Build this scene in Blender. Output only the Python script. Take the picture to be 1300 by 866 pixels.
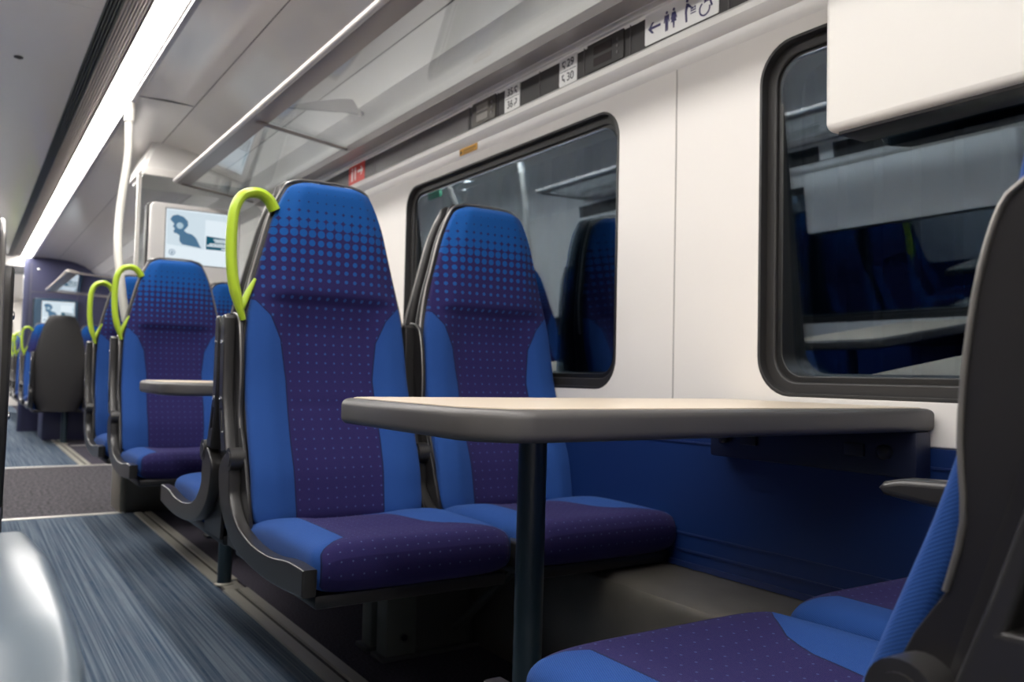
import bpy, bmesh, math, random
from mathutils import Matrix, Vector
random.seed(5)
S = bpy.context.scene
for o in list(bpy.data.objects): bpy.data.objects.remove(o)
C = S.collection
PI = math.pi

# ------------------------------------------------------------------ camera
cd = bpy.data.cameras.new('camera'); cam = bpy.data.objects.new('camera', cd); C.objects.link(cam)
CAMZ = 0.77
rt, dn, fw = Vector((.83762, -.54582, .02182)), Vector((.04137, .02356, -.99887)), Vector((.54468, .83757, .04231))
M = Matrix.Identity(4)
for i in range(3):
    M[i][0] = rt[i]; M[i][1] = -dn[i]; M[i][2] = -fw[i]
M[2][3] = CAMZ
cam.matrix_world = M
cd.sensor_width = 36; cd.lens = 1066.5/1300*36; cd.clip_start = .02
cd.dof.use_dof = True; cd.dof.focus_distance = 1.15; cd.dof.aperture_fstop = 7.0
S.camera = cam
# ------------------------------------------------------------------ world and exposure
w = bpy.data.worlds.new('world'); S.world = w; w.use_nodes = True
w.node_tree.nodes['Background'].inputs[0].default_value = (.12, .16, .26, 1)
w.node_tree.nodes['Background'].inputs[1].default_value = .12
S.view_settings.view_transform = 'Standard'; S.view_settings.look = 'None'
S.view_settings.gamma = 1; S.view_settings.use_curve_mapping = False
S.view_settings.exposure = 0.0
STRIP_POWER = 32.0        # the two ceiling light strips

# ------------------------------------------------------------------ materials
MATS = {}
def mat(name, col, rough=.5, metal=0, spec=.5, emit=None, es=0, coat=0, bump=None, var=None):
    if name in MATS: return MATS[name]
    m = bpy.data.materials.new(name); m.use_nodes = True; nt = m.node_tree; N = nt.nodes; L = nt.links
    b = N['Principled BSDF']
    b.inputs['Base Color'].default_value = (*col, 1); b.inputs['Roughness'].default_value = rough
    b.inputs['Metallic'].default_value = metal; b.inputs['Specular IOR Level'].default_value = spec
    b.inputs['Coat Weight'].default_value = coat; b.inputs['Coat Roughness'].default_value = .08
    if emit: b.inputs['Emission Color'].default_value = (*emit, 1); b.inputs['Emission Strength'].default_value = es
    tc = N.new('ShaderNodeTexCoord')
    if var:      # (scale vector, amount)
        mp = N.new('ShaderNodeMapping'); mp.inputs['Scale'].default_value = var[0]
        L.new(tc.outputs['Object'], mp.inputs[0])
        n = N.new('ShaderNodeTexNoise'); n.inputs['Scale'].default_value = 1; n.inputs['Detail'].default_value = 4
        L.new(mp.outputs[0], n.inputs['Vector'])
        mx = N.new('ShaderNodeMix'); mx.data_type = 'RGBA'
        L.new(n.outputs['Fac'], mx.inputs['Factor'])
        a = var[1]
        mx.inputs[6].default_value = (*[c*(1-a) for c in col], 1); mx.inputs[7].default_value = (*[min(1, c*(1+a)) for c in col], 1)
        L.new(mx.outputs[2], b.inputs['Base Color'])
    if bump:
        n = N.new('ShaderNodeTexNoise'); n.inputs['Scale'].default_value = bump[0]; n.inputs['Detail'].default_value = 3
        L.new(tc.outputs['Object'], n.inputs['Vector'])
        bp = N.new('ShaderNodeBump'); bp.inputs['Strength'].default_value = bump[1]; bp.inputs['Distance'].default_value = .002
        L.new(n.outputs['Fac'], bp.inputs['Height']); L.new(bp.outputs[0], b.inputs['Normal'])
    MATS[name] = m; return m

white_wall = mat('white_wall', (.735, .705, .67), .42, spec=.4, bump=(300, .05))
white_gloss = mat('white_gloss', (.80, .78, .75), .3, spec=.5)
ceil_mat = mat('ceiling_gloss', (.88, .845, .81), .14, spec=.6)
ceil_side = mat('ceiling_side', (.95, .93, .90), .25, spec=.5)
seam_mat = mat('seam_dark', (.12, .11, .11), .6)
dark_plastic = mat('dark_plastic', (.017, .016, .017), .34, spec=.45, bump=(900, .03))
arm_plastic = mat('arm_plastic', (.026, .025, .025), .28, spec=.55, bump=(900, .03))
rim_mat = mat('shell_rim', (.22, .21, .20), .3, metal=.6)
frieze_dark = mat('frieze_dark', (.036, .032, .032), .5)
frieze_grey = mat('frieze_grey', (.11, .10, .10), .22, spec=.6)
rubber = mat('rubber', (.021, .02, .02), .5)
rubber_in = mat('rubber_inner', (.008, .008, .008), .4)
alu = mat('aluminium', (.62, .60, .57), .35, metal=.9)
rail_mat = mat('rail_metal', (.50, .48, .42), .42, metal=.6)
groove = mat('rail_groove', (.05, .045, .035), .7)
rack_metal = mat('rack_metal', (.62, .59, .56), .35, metal=.35)
rack_lip = mat('rack_lip', (.30, .265, .25), .38, metal=.3)
lime = mat('lime_plastic', (.40, .56, .03), .35)
tab_edge = mat('table_edge', (.085, .080, .078), .42, spec=.5)
tab_top = mat('table_laminate', (.68, .58, .46), .33, var=((6, 60, 6), .05))
tab_leg = mat('table_leg', (.014, .028, .038), .32, spec=.6)
blue_panel = mat('blue_panel', (.005, .020, .095), .36, spec=.5)
navy = mat('navy_panel', (.03, .032, .085), .4)
steel = mat('duct_steel', (.22, .205, .18), .38, metal=.75, var=((7, 5, 7), .35))
cream = mat('cream_pole', (.55, .53, .49), .35)
sign_white = mat('sign_white', (.88, .87, .86), .4)
sign_navy = mat('sign_navy', (.035, .03, .12), .4)
sign_black = mat('sign_black', (.02, .02, .025), .4)
red = mat('sign_red', (.65, .035, .02), .4)
yellow = mat('sign_yellow', (.65, .33, .02), .4)
green = mat('sign_green', (.01, .25, .12), .4)
chrome = mat('screw_chrome', (.7, .7, .7), .2, metal=1)
display_glass = mat('display_glass', (.05, .042, .042), .15)
pedestal_mat = mat('pedestal_paint', (.045, .048, .045), .45)
plinth_mat = mat('plinth_metal', (.13, .12, .10), .4, metal=.4)
outside_mat = mat('outside_barrier', (.03, .035, .06), .8)
strip_mat = mat('light_diffuser', (.9, .9, .9), .5, emit=(1, .965, .92), es=STRIP_POWER)

def screen_mat(name, col, s): return mat(name, (0, 0, 0), .3, emit=col, es=s)
scr_white = screen_mat('screen_white', (.78, .88, .95), .95)
scr_blue = screen_mat('screen_slate', (.08, .20, .34), .8)
scr_teal = screen_mat('screen_teal', (.0, .10, .17), .8)
scr_light = screen_mat('screen_text', (.85, .95, 1), .9)
scr_dim = screen_mat('screen_dim', (.5, .68, .80), .8)
scr_cyan = screen_mat('screen_cyan', (.0, .35, .5), .8)

def math_node(N, L, op, a, b=None, c=None):
    n = N.new('ShaderNodeMath'); n.operation = op
    for i, v in enumerate((a, b, c)):
        if v is None: continue
        if isinstance(v, (int, float)): n.inputs[i].default_value = v
        else: L.new(v, n.inputs[i])
    return n.outputs[0]

def glass_material(name, tint, ior, rough=0.0, tint_g=(.95, .97, 1)):
    m = bpy.data.materials.new(name); m.use_nodes = True; N = m.node_tree.nodes; L = m.node_tree.links
    N.remove(N['Principled BSDF']); out = N['Material Output']
    t = N.new('ShaderNodeBsdfTransparent'); t.inputs[0].default_value = (*tint, 1)
    g = N.new('ShaderNodeBsdfGlossy'); g.inputs['Roughness'].default_value = rough; g.inputs['Color'].default_value = (*tint_g, 1)
    lw = N.new('ShaderNodeLayerWeight'); lw.inputs[0].default_value = .5
    f0 = ((ior-1)/(ior+1))**2
    f = math_node(N, L, 'MULTIPLY_ADD', math_node(N, L, 'POWER', lw.outputs['Facing'], 5.0), 1-f0, f0)
    mx = N.new('ShaderNodeMixShader'); L.new(f, mx.inputs[0]); L.new(t.outputs[0], mx.inputs[1]); L.new(g.outputs[0], mx.inputs[2])
    L.new(mx.outputs[0], out.inputs[0]); MATS[name] = m; return m
win_glass = glass_material('window_glass', (.62, .68, .72), 2.35, tint_g=(.76, .88, 1))
rack_glass = glass_material('rack_glass', (.90, .92, .92), 1.5)
screen_glass = glass_material('partition_glass', (.80, .82, .82), 1.5)

def ramp(N, L, fac, stops, interp='LINEAR'):
    r = N.new('ShaderNodeValToRGB'); L.new(fac, r.inputs[0]); e = r.color_ramp
    e.interpolation = interp
    while len(e.elements) < len(stops): e.elements.new(.5)
    for k, (p, c) in enumerate(stops):
        e.elements[k].position = p
        e.elements[k].color = (c, c, c, 1) if isinstance(c, float) else (*c, 1)
    return r.outputs[0]

def fabric(name, kind, sgn=-1):
    m = bpy.data.materials.new(name); m.use_nodes = True; nt = m.node_tree; N = nt.nodes; L = nt.links
    b = N['Principled BSDF']; b.inputs['Roughness'].default_value = .85; b.inputs['Specular IOR Level'].default_value = .15
    b.inputs['Sheen Weight'].default_value = .04
    tc = N.new('ShaderNodeTexCoord'); sx = N.new('ShaderNodeSeparateXYZ'); L.new(tc.outputs['Object'], sx.inputs[0])
    X, Y, Z = sx.outputs
    mt = lambda *a: math_node(N, L, *a)
    ax = mt('ABSOLUTE', X)
    P = .0236
    if kind == 'back':
        V = Z
        zn = mt('DIVIDE', mt('SUBTRACT', Z, .40), .90)          # .40 .. 1.30
        s = lambda z: (z-.40)/.90
        wv = ramp(N, L, zn, [(s(.40), .112/.3), (s(.6), .118/.3), (s(.75), .116/.3), (s(.85), .128/.3), (s(.91), .155/.3), (s(.945), .19/.3), (s(.975), 1.0)])
        rv = ramp(N, L, zn, [(0, .085), (s(.75), .10), (s(.9), .14), (s(1.0), .20), (s(1.05), .27), (s(1.10), .36), (s(1.135), .45), (s(1.165), .53), (s(1.20), .61), (s(1.235), .665), (s(1.25), .8)])
        bright = ramp(N, L, zn, [(0, (.05, .07, .20)), (s(.95), (.022, .072, .23)), (s(1.08), (.007, .075, .28)), (1, (.005, .066, .26))])
    else:
        V = mt('ADD', Y, mt('MULTIPLY', Z, .9))
        yn = mt('DIVIDE', mt('ADD', Y, .44), .56)               # front -.44 .. .12
        s = lambda y: (y+.44)/.56
        wo = ramp(N, L, yn, [(0, .215/.3), (s(-.41), .21/.3), (s(-.375), .150/.3), (s(-.2), .155/.3), (1, .158/.3)])
        wi = ramp(N, L, yn, [(0, .215/.3), (s(-.41), .21/.3), (s(-.36), .158/.3), (s(-.30), .110/.3), (s(-.24), .084/.3), (s(-.1), .06/.3), (1, .05/.3)])
        out_ = mt('GREATER_THAN', mt('MULTIPLY', X, float(sgn)), 0.0)      # armrest side or inner side
        wv = mt('ADD', mt('MULTIPLY', out_, wo), mt('MULTIPLY', mt('SUBTRACT', 1.0, out_), wi))
        rv = None
        bright = None
    wing = mt('GREATER_THAN', ax, mt('MULTIPLY', wv, .3))
    # stitched seam line beside the wing
    d = mt('ABSOLUTE', mt('SUBTRACT', ax, mt('MULTIPLY', wv, .3)))
    seam = mt('LESS_THAN', d, .0016)
    fx = mt('SUBTRACT', mt('FRACT', mt('DIVIDE', mt('ADD', X, 5.0), P)), .5)
    fz = mt('SUBTRACT', mt('FRACT', mt('DIVIDE', mt('ADD', V, 5.0), P)), .5)
    dist = mt('SQRT', mt('ADD', mt('MULTIPLY', fx, fx), mt('MULTIPLY', fz, fz)))
    if rv is None: dot = mt('LESS_THAN', dist, .075)
    else: dot = mt('LESS_THAN', dist, rv)
    # weave
    k = 2*PI/.0031
    sa = mt('SINE', mt('MULTIPLY', mt('ADD', X, mt('MULTIPLY', Y, .8)), k)); sb = mt('SINE', mt('MULTIPLY', mt('ADD', V, mt('MULTIPLY', Y, .3)), k))
    wv2 = mt('MULTIPLY', sa, sb)
    w01 = mt('MULTIPLY_ADD', wv2, .5, .5)
    n = N.new('ShaderNodeTexNoise'); n.inputs['Scale'].default_value = 420; n.inputs['Detail'].default_value = 2; L.new(tc.outputs['Object'], n.inputs['Vector'])
    def mix(f, a, bb):
        x = N.new('ShaderNodeMix'); x.data_type = 'RGBA'
        L.new(f, x.inputs['Factor'])
        for i, v in ((6, a), (7, bb)):
            if isinstance(v, tuple): x.inputs[i].default_value = (*v, 1)
            else: L.new(v, x.inputs[i])
        return x.outputs[2]
    purple = mix(n.outputs['Fac'], (.011, .016, .085), (.031, .017, .088))
    base = mix(dot, purple, bright if bright else (.06, .085, .20))
    blue = mix(w01, (.008, .034, .15), (.026, .092, .33))
    c = mix(wing, base, blue)
    c = mix(seam, c, (.01, .015, .06))
    L.new(c, b.inputs['Base Color'])
    bp = N.new('ShaderNodeBump'); bp.inputs['Strength'].default_value = .35; bp.inputs['Distance'].default_value = .001
    L.new(w01, bp.inputs['Height']); L.new(bp.outputs[0], b.inputs['Normal'])
    MATS[name] = m; return m
fab_back = fabric('seat_fabric_back', 'back'); fab_squab = {-1: fabric('seat_fabric_squab', 'squab', -1), 1: fabric('seat_fabric_squab_mirrored', 'squab', 1)}

def carpet(name, kind):
    m = bpy.data.materials.new(name); m.use_nodes = True; nt = m.node_tree; N = nt.nodes; L = nt.links
    b = N['Principled BSDF']; b.inputs['Roughness'].default_value = .95; b.inputs['Specular IOR Level'].default_value = .1
    tc = N.new('ShaderNodeTexCoord')
    def noise(scale, sv, det=3):
        mp = N.new('ShaderNodeMapping'); mp.inputs['Scale'].default_value = sv; L.new(tc.outputs['Object'], mp.inputs[0])
        n = N.new('ShaderNodeTexNoise'); n.inputs['Scale'].default_value = scale; n.inputs['Detail'].default_value = det
        n.inputs['Roughness'].default_value = .65
        L.new(mp.outputs[0], n.inputs['Vector']); return n.outputs['Fac']
    def mixc(f, a, bb):
        x = N.new('ShaderNodeMix'); x.data_type = 'RGBA'; L.new(f, x.inputs['Factor'])
        for i, v in ((6, a), (7, bb)):
            if isinstance(v, tuple): x.inputs[i].default_value = (*v, 1)
            else: L.new(v, x.inputs[i])
        return x.outputs[2]
    fine = noise(500, (1, 1, 1), 2)
    if kind == 'stripe':
        st = noise(105, (1, .007, 1), 2)
        f = ramp(N, L, st, [(.36, 0.0), (.50, .45), (.62, 1.0)])
        c1 = mixc(f, (.020, .045, .085), (.15, .185, .225))
        patch = noise(22, (1, .35, 1), 3); pf = ramp(N, L, patch, [(.45, 0.0), (.7, .5)])
        c2 = mixc(pf, c1, (.10, .115, .15))
        f2 = ramp(N, L, fine, [(.3, .0), (.7, .45)])
        c = mixc(f2, c2, (.07, .09, .12))
    elif kind == 'grey':
        n2 = noise(55, (1, .6, 1), 5); f = ramp(N, L, n2, [(.36, 0.0), (.64, 1.0)])
        c = mixc(f, (.03, .028, .034), (.125, .118, .13))
    else:
        n2 = noise(160, (1, 1, 1), 3); f = ramp(N, L, n2, [(.35, 0.0), (.65, 1.0)])
        c = mixc(f, (.030, .027, .038), (.085, .078, .10))
    L.new(c, b.inputs['Base Color'])
    bp = N.new('ShaderNodeBump'); bp.inputs['Strength'].default_value = .5; bp.inputs['Distance'].default_value = .003
    L.new(fine, bp.inputs['Height']); L.new(bp.outputs[0], b.inputs['Normal'])
    MATS[name] = m; return m
carpet_aisle = carpet('carpet_aisle', 'stripe'); carpet_grey = carpet('carpet_grey', 'grey'); carpet_dark = carpet('carpet_dark', 'dark')

# ------------------------------------------------------------------ helpers
def link(name, me, m=None, parent=None, mw=None):
    o = bpy.data.objects.new(name, me); C.objects.link(o)
    if m is not None and me is not None:
        if isinstance(m, (list, tuple)):
            if not me.materials:
                for x in m: me.materials.append(x)
        elif not me.materials: me.materials.append(m)
    if parent: o.parent = parent
    if mw is not None: o.matrix_basis = mw
    return o
def tag(o, label, cat, group=None, kind=None):
    if label: o['label'] = label
    if cat: o['category'] = cat
    if group: o['group'] = group
    if kind: o['kind'] = kind
    return o
def thing(name, label, cat, loc=(0, 0, 0), rotz=0, group=None):
    o = bpy.data.objects.new(name, None); C.objects.link(o); o.location = loc; o.rotation_euler = (0, 0, rotz)
    o.empty_display_size = .1
    return tag(o, label, cat, group)
def struct(name, me, m, mw=None):
    o = link(name, me, m, None, mw); o['kind'] = 'structure'; return o
def finish(bm, smooth=True, angle=40):
    bmesh.ops.recalc_face_normals(bm, faces=bm.faces)
    me = bpy.data.meshes.new('m'); bm.to_mesh(me); bm.free()
    if smooth:
        for p in me.polygons: p.use_smooth = True
        me.set_sharp_from_angle(angle=math.radians(angle))
    return me
def bm_box(bm, x0, x1, y0, y1, z0, z1, bev=0, seg=2):
    r = bmesh.ops.create_cube(bm, size=1)
    vs = r['verts']
    for v in vs:
        v.co = Vector(((x0+x1)/2+v.co.x*(x1-x0), (y0+y1)/2+v.co.y*(y1-y0), (z0+z1)/2+v.co.z*(z1-z0)))
    if bev:
        es = list({e for v in vs for e in v.link_edges})
        bmesh.ops.bevel(bm, geom=es, offset=bev, segments=seg, profile=.5, affect='EDGES')
def box_me(*a, bev=0, seg=2):
    bm = bmesh.new(); bm_box(bm, *a, bev=bev, seg=seg); return finish(bm)
def boxes_me(lst, bev=0):
    bm = bmesh.new()
    for a in lst: bm_box(bm, *a, bev=bev)
    return finish(bm)
def bm_tube(bm, pts, rad, n=12, cap=True, flat=None):
    """sweep a circle (or ellipse flat=(a,b)) along pts"""
    pts = [Vector(p) for p in pts]; rings = []
    up = Vector((0, 0, 1)); prev = None
    for i, p in enumerate(pts):
        t = (pts[min(i+1, len(pts)-1)]-pts[max(i-1, 0)]).normalized()
        if prev is None:
            a = t.cross(up) if abs(t.dot(up)) < .95 else t.cross(Vector((0, 1, 0)))
            a.normalize()
        else:
            a = (prev - t*prev.dot(t)).normalized()
        prev = a; b = t.cross(a)
        r = rad[i] if isinstance(rad, (list, tuple)) else rad
        ra, rb = (r, r) if flat is None else (r*flat[0], r*flat[1])
        rings.append([bm.verts.new(p+a*math.cos(2*PI*k/n)*ra+b*math.sin(2*PI*k/n)*rb) for k in range(n)])
    for i in range(len(rings)-1):
        for k in range(n):
            bm.faces.new((rings[i][k], rings[i][(k+1) % n], rings[i+1][(k+1) % n], rings[i+1][k]))
    if cap:
        bm.faces.new(rings[0]); bm.faces.new(rings[-1])
def tube_me(pts, rad, n=12, flat=None):
    bm = bmesh.new(); bm_tube(bm, pts, rad, n, flat=flat); return finish(bm)
def smooth_path(pts, k=6):
    out = []; P = [Vector(p) for p in pts]
    for i in range(len(P)-1):
        p0 = P[max(i-1, 0)]; p1 = P[i]; p2 = P[i+1]; p3 = P[min(i+2, len(P)-1)]
        for j in range(k):
            t = j/k
            out.append(.5*((2*p1)+(p2-p0)*t+(2*p0-5*p1+4*p2-p3)*t*t+(3*p1-p0-3*p2+p3)*t**3))
    out.append(P[-1]); return out
def loft_me(rings, cap=True, angle=60):
    bm = bmesh.new(); R = [[bm.verts.new(p) for p in r] for r in rings]; n = len(R[0])
    for i in range(len(R)-1):
        for k in range(n):
            bm.faces.new((R[i][k], R[i][(k+1) % n], R[i+1][(k+1) % n], R[i+1][k]))
    if cap: bm.faces.new(R[0]); bm.faces.new(R[-1])
    return finish(bm, angle=angle)
def rrect(x0, x1, y0, y1, r, n=8):
    pts = []
    for cx, cy, a in ((x1-r, y1-r, 0), (x0+r, y1-r, 90), (x0+r, y0+r, 180), (x1-r, y0+r, 270)):
        for k in range(n+1):
            t = math.radians(a+90*k/n); pts.append((cx+r*math.cos(t), cy+r*math.sin(t)))
    return pts
def circ(cx, cy, r, n=24): return [(cx+r*math.cos(2*PI*k/n), cy+r*math.sin(2*PI*k/n)) for k in range(n)]
def plate(splines, half, bev=0, seg=3):
    """flat 2D outline (with holes) given thickness 2*half in local z"""
    cu = bpy.data.curves.new('c', 'CURVE'); cu.dimensions = '2D'; cu.fill_mode = 'BOTH'
    cu.extrude = max(half-bev, 0); cu.bevel_depth = bev; cu.bevel_resolution = seg if bev else 0
    cu.offset = -bev
    for s in splines:
        sp = cu.splines.new('POLY'); sp.points.add(len(s)-1)
        for i, p in enumerate(s): sp.points[i].co = (p[0], p[1], 0, 1)
        sp.use_cyclic_u = True
    return curve_mesh(cu)
def curve_mesh(cu):
    o = bpy.data.objects.new('tmp', cu); C.objects.link(o)
    dg = bpy.context.evaluated_depsgraph_get(); dg.update()
    me = bpy.data.meshes.new_from_object(o.evaluated_get(dg))
    bpy.data.objects.remove(o); bpy.data.curves.remove(cu)
    me.materials.clear()
    for p in me.polygons: p.use_smooth = True
    me.set_sharp_from_angle(angle=math.radians(40))
    return me
def text_me(s, size, half=.0004):
    cu = bpy.data.curves.new('t', 'FONT'); cu.body = s; cu.size = size; cu.extrude = half; cu.align_x = 'CENTER'; cu.align_y = 'CENTER'
    return curve_mesh(cu)
def wallR(y, z, x=1.5):      # local x -> -Y, y -> Z, normal -> -X
    return Matrix(((0, 0, -1, x), (-1, 0, 0, y), (0, 1, 0, z), (0, 0, 0, 1)))
def wallL(y, z, x=-1.0):     # normal -> +X
    return Matrix(((0, 0, 1, x), (1, 0, 0, y), (0, 1, 0, z), (0, 0, 0, 1)))
def frontal(x, y, z):        # normal -> -Y
    return Matrix(((1, 0, 0, x), (0, 0, -1, y), (0, 1, 0, z), (0, 0, 0, 1)))
def side(x=0):               # local (x,y) = (Y,Z); normal -> +X
    return Matrix(((0, 0, 1, x), (1, 0, 0, 0), (0, 1, 0, 0), (0, 0, 0, 1)))
def bake(me, mx):
    me.transform(mx); return me
def extrude_y(profile, y0, y1, closed=False):
    bm = bmesh.new()
    a = [bm.verts.new((x, y0, z)) for x, z in profile]; b = [bm.verts.new((x, y1, z)) for x, z in profile]
    n = len(profile)
    for i in range(n if closed else n-1):
        bm.faces.new((a[i], a[(i+1) % n], b[(i+1) % n], b[i]))
    if closed: bm.faces.new(a); bm.faces.new(b)
    return finish(bm, angle=35)
def thick_profile(p, t):
    """closed ribbon: the profile and the same profile moved outwards by t (dx, dz)"""
    return list(p)+[(x+t[0], z+t[1]) for x, z in reversed(p)]

# ------------------------------------------------------------------ structure: floor
YE = 11.5; YN = -0.9; XL = -1.0; XR = 1.5
struct('floor', box_me(XL-.1, XR+.1, YN-.1, 19, -.12, -.006), carpet_dark)
def floor_piece(n, x0, x1, y0, y1, m):
    o = struct(n, box_me(x0, x1, y0, y1, -.006, 0), m); return o
floor_piece('floor_aisle_carpet', -.25, .785, YN, 4.895, carpet_aisle)
floor_piece('floor_aisle_carpet', -.25, .785, 7.385, 18.9, carpet_aisle)
floor_piece('floor_vestibule_carpet', XL, XR, 4.915, 7.365, carpet_grey)
floor_piece('floor_seat_carpet', .875, XR, YN, 4.895, carpet_dark)
floor_piece('floor_seat_carpet', .875, XR, 7.385, 18.9, carpet_dark)
floor_piece('floor_seat_carpet', XL, -.25, YN, 4.895, carpet_dark)
tn = [0]
def trim(me, m):
    tn[0] += 1; return struct('trim_%d' % tn[0], me, m)
trim(boxes_me([(-.6, .745, 4.885, 4.92, -.004, .004)], bev=.001), mat('threshold', (.85, .82, .76), .35, metal=.2))
trim(boxes_me([(-.6, 1.45, 7.355, 7.385, -.004, .004)], bev=.001), MATS['threshold'])
trim(boxes_me([(.9, 1.45, 9.25, 9.27, -.004, .003)]), MATS['threshold'])
for y0, y1 in ((YN, 3.02), (3.155, 4.86), (7.40, 9.45), (9.6, 11.4)):
    trim(extrude_y([(.785, 0), (.788, .006), (.822, .006), (.825, -.003), (.838, -.003), (.841, .006), (.872, .006), (.875, 0), (.875, -.02), (.785, -.02)], y0, y1, True), rail_mat)
    trim(box_me(.8255, .8375, y0+.001, y1-.001, -.02, .0005), groove)
trim(box_me(.80, .865, 3.025, 3.15, -.01, .003, bev=.001), rail_mat)

# ------------------------------------------------------------------ structure: right wall with windows
W = [(1.785, 3.125), (-.06, 1.285)]
WZ0, WZ1 = .743, 1.53
def win_wall(x, side_fn, y0, y1, wins, nm):
    sgn = -1 if side_fn is wallR else 1
    f = lambda ya, yb: (min(sgn*ya, sgn*yb), max(sgn*ya, sgn*yb))
    a, b = f(y0, y1)
    sp = [[(a, .655), (b, .655), (b, 1.575), (a, 1.575)]]
    for ya, yb in wins:
        p, q = f(ya, yb); sp.append(list(reversed(rrect(p, q, WZ0, WZ1, .085))))
    me = plate(sp, .025, bev=.006)
    return struct(nm, me, white_wall, side_fn(0, 0, x-(sgn*.025)))
win_wall(XR, wallR, YN, 5.2, W, 'wall_right')
struct('wall_right_lower', box_me(1.49, 1.56, YN, 19, 0, .655), blue_panel)
# blue panel seams and its bottom skirting
trim(boxes_me([(1.487, 1.492, YN, 5.0, .395, .40), (1.486, 1.492, YN, 5.0, .355, .36), (1.485, 1.492, YN, 5.0, .317, .33)]), mat('blue_trim', (.008, .02, .09), .4))
trim(boxes_me([(1.486, 1.492, YN, 5.0, .618, .622)]), MATS['blue_trim'])
# heater duct along the foot of the wall
struct('trim_wall_duct', extrude_y([(1.49, .315), (1.31, .312), (1.28, .30), (1.265, .27), (1.265, .0), (1.49, 0)], YN, 4.6, True), steel)
# vertical joint of the wall lining
trim(boxes_me([(1.4985, 1.502, 1.555, 1.559, .66, 1.565)]), mat('joint_grey', (.42, .40, .38), .6))
# window reveals, frames and panes
def window(n, y0, y1, side_fn, x):
    sgn = -1 if side_fn is wallR else 1
    out = -sgn       # direction towards the outside along X
    p, q = min(sgn*y0, sgn*y1), max(sgn*y0, sgn*y1)
    r = thing('window_%d' % n, None, None, (0, 0, 0)); r['kind'] = 'structure'
    fr = plate([rrect(p-.004, q+.004, WZ0-.004, WZ1+.004, .087), list(reversed(rrect(p+.028, q-.028, WZ0+.028, WZ1-.028, .062)))], .010, bev=.004)
    o = link('window_frame', fr, rubber, r, side_fn(0, 0, x+out*.030))
    fr = plate([rrect(p-.003, q+.003, WZ0-.003, WZ1+.003, .087), list(reversed(rrect(p+.004, q-.004, WZ0+.004, WZ1-.004, .082)))], .021, bev=.001)
    link('window_reveal', fr, rubber, r, side_fn(0, 0, x+out*.020))
    fr = plate([rrect(p+.02, q-.02, WZ0+.02, WZ1-.02, .07), list(reversed(rrect(p+.042, q-.042, WZ0+.042, WZ1-.042, .055)))], .032, bev=.003)
    link('window_gasket', fr, rubber_in, r, side_fn(0, 0, x+out*.060))
    for k, d in enumerate((.050, .064)):
        g = plate([rrect(p+.035, q-.035, WZ0+.035, WZ1-.035, .06)], .0025)
        tilt = math.radians(4.2)*(-1 if sgn < 0 else 1)      # the panes lean inwards at the top
        zc = (WZ0+WZ1)/2; xc = x+out*d
        g.transform(side_fn(0, 0, x+out*d))
        g.transform(Matrix.Translation((xc, 0, zc)) @ Matrix.Rotation(tilt, 4, 'Y') @ Matrix.Translation((-xc, 0, -zc)))
        link('pane', g, win_glass, r)
    return r
window(1, *W[0], wallR, XR); window(2, *W[1], wallR, XR)
# upper wall: cove under the frieze, frieze backing, strip above
prof = [(1.5, 1.565), (1.495, 1.575), (1.494, 1.600), (1.478, 1.609), (1.468, 1.622), (1.470, 1.638), (1.482, 1.650), (1.494, 1.653)]
struct('wall_right_cove', extrude_y(thick_profile(prof, (.07, 0)), YN, 5.2, True), white_gloss)
struct('wall_right_frieze', box_me(1.497, 1.56, YN, 5.2, 1.650, 1.757), frieze_dark)
struct('wall_right_frieze_panel', box_me(1.4955, 1.4975, 2.62, 5.0, 1.654, 1.747), frieze_grey)
trim(boxes_me([(1.480, 1.55, YN, 5.1, 1.747, 1.767)], bev=.003), white_gloss)
trim(boxes_me([(1.4945, 1.4985, y, y+.003, 1.654, 1.747) for y in (1.94, 1.735, 2.17, 2.42, 2.615, 1.38, 3.45)]), seam_mat)
# far part of the right wall, with the vestibule doors
struct('wall_right_far', box_me(1.5, 1.56, 5.2, 5.75, .655, 2.1), white_wall)
struct('wall_right_far', box_me(1.5, 1.56, 7.05, 19, .655, 2.1), white_wall)
struct('wall_right_far', box_me(1.5, 1.56, 5.75, 7.05, 1.85, 2.1), white_wall)
dr = thing('door_1', None, None); dr['kind'] = 'structure'
for ya, yb in ((5.76, 6.395), (6.405, 7.04)):
    link('door_leaf', plate([[(-yb, .66), (-ya, .66), (-ya, 1.845), (-yb, 1.845)], list(reversed(rrect(-yb+.12, -ya-.12, .95, 1.7, .05)))], .02), white_gloss, dr, wallR(0, 0, 1.55))
    link('door_pane', plate([rrect(-yb+.11, -ya-.11, .94, 1.71, .05)], .003), win_glass, dr, wallR(0, 0, 1.555))

# ------------------------------------------------------------------ left wall (seen mirrored in the windows)
WL = [(1.0, 1.72), (2.0, 3.34), (3.85, 5.0)]
win_wall(XL, wallL, YN, 5.2, WL, 'wall_left')
struct('wall_left_lower', box_me(XL-.06, XL+.01, YN, 19, 0, .655), blue_panel)
for i, q in enumerate(WL): window(3+i, *q, wallL, XL)
struct('wall_left_cove', extrude_y([(XL-(x-1.5)*1, z) for x, z in thick_profile(prof, (.07, 0))], YN, 5.2, True), white_gloss)
struct('wall_left_frieze', box_me(XL-.06, XL+.003, YN, 5.2, 1.650, 1.757), frieze_dark)
struct('wall_left_far', box_me(XL-.06, XL, 5.2, 19, .655, 2.1), white_wall)
struct('wall_left_upper', box_me(XL-.06, XL, YN, 5.2, 1.735, 2.1), white_wall)
struct('wall_back', box_me(XL-.1, XR+.1, YN-.1, YN, 0, 2.3), white_wall)

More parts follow.
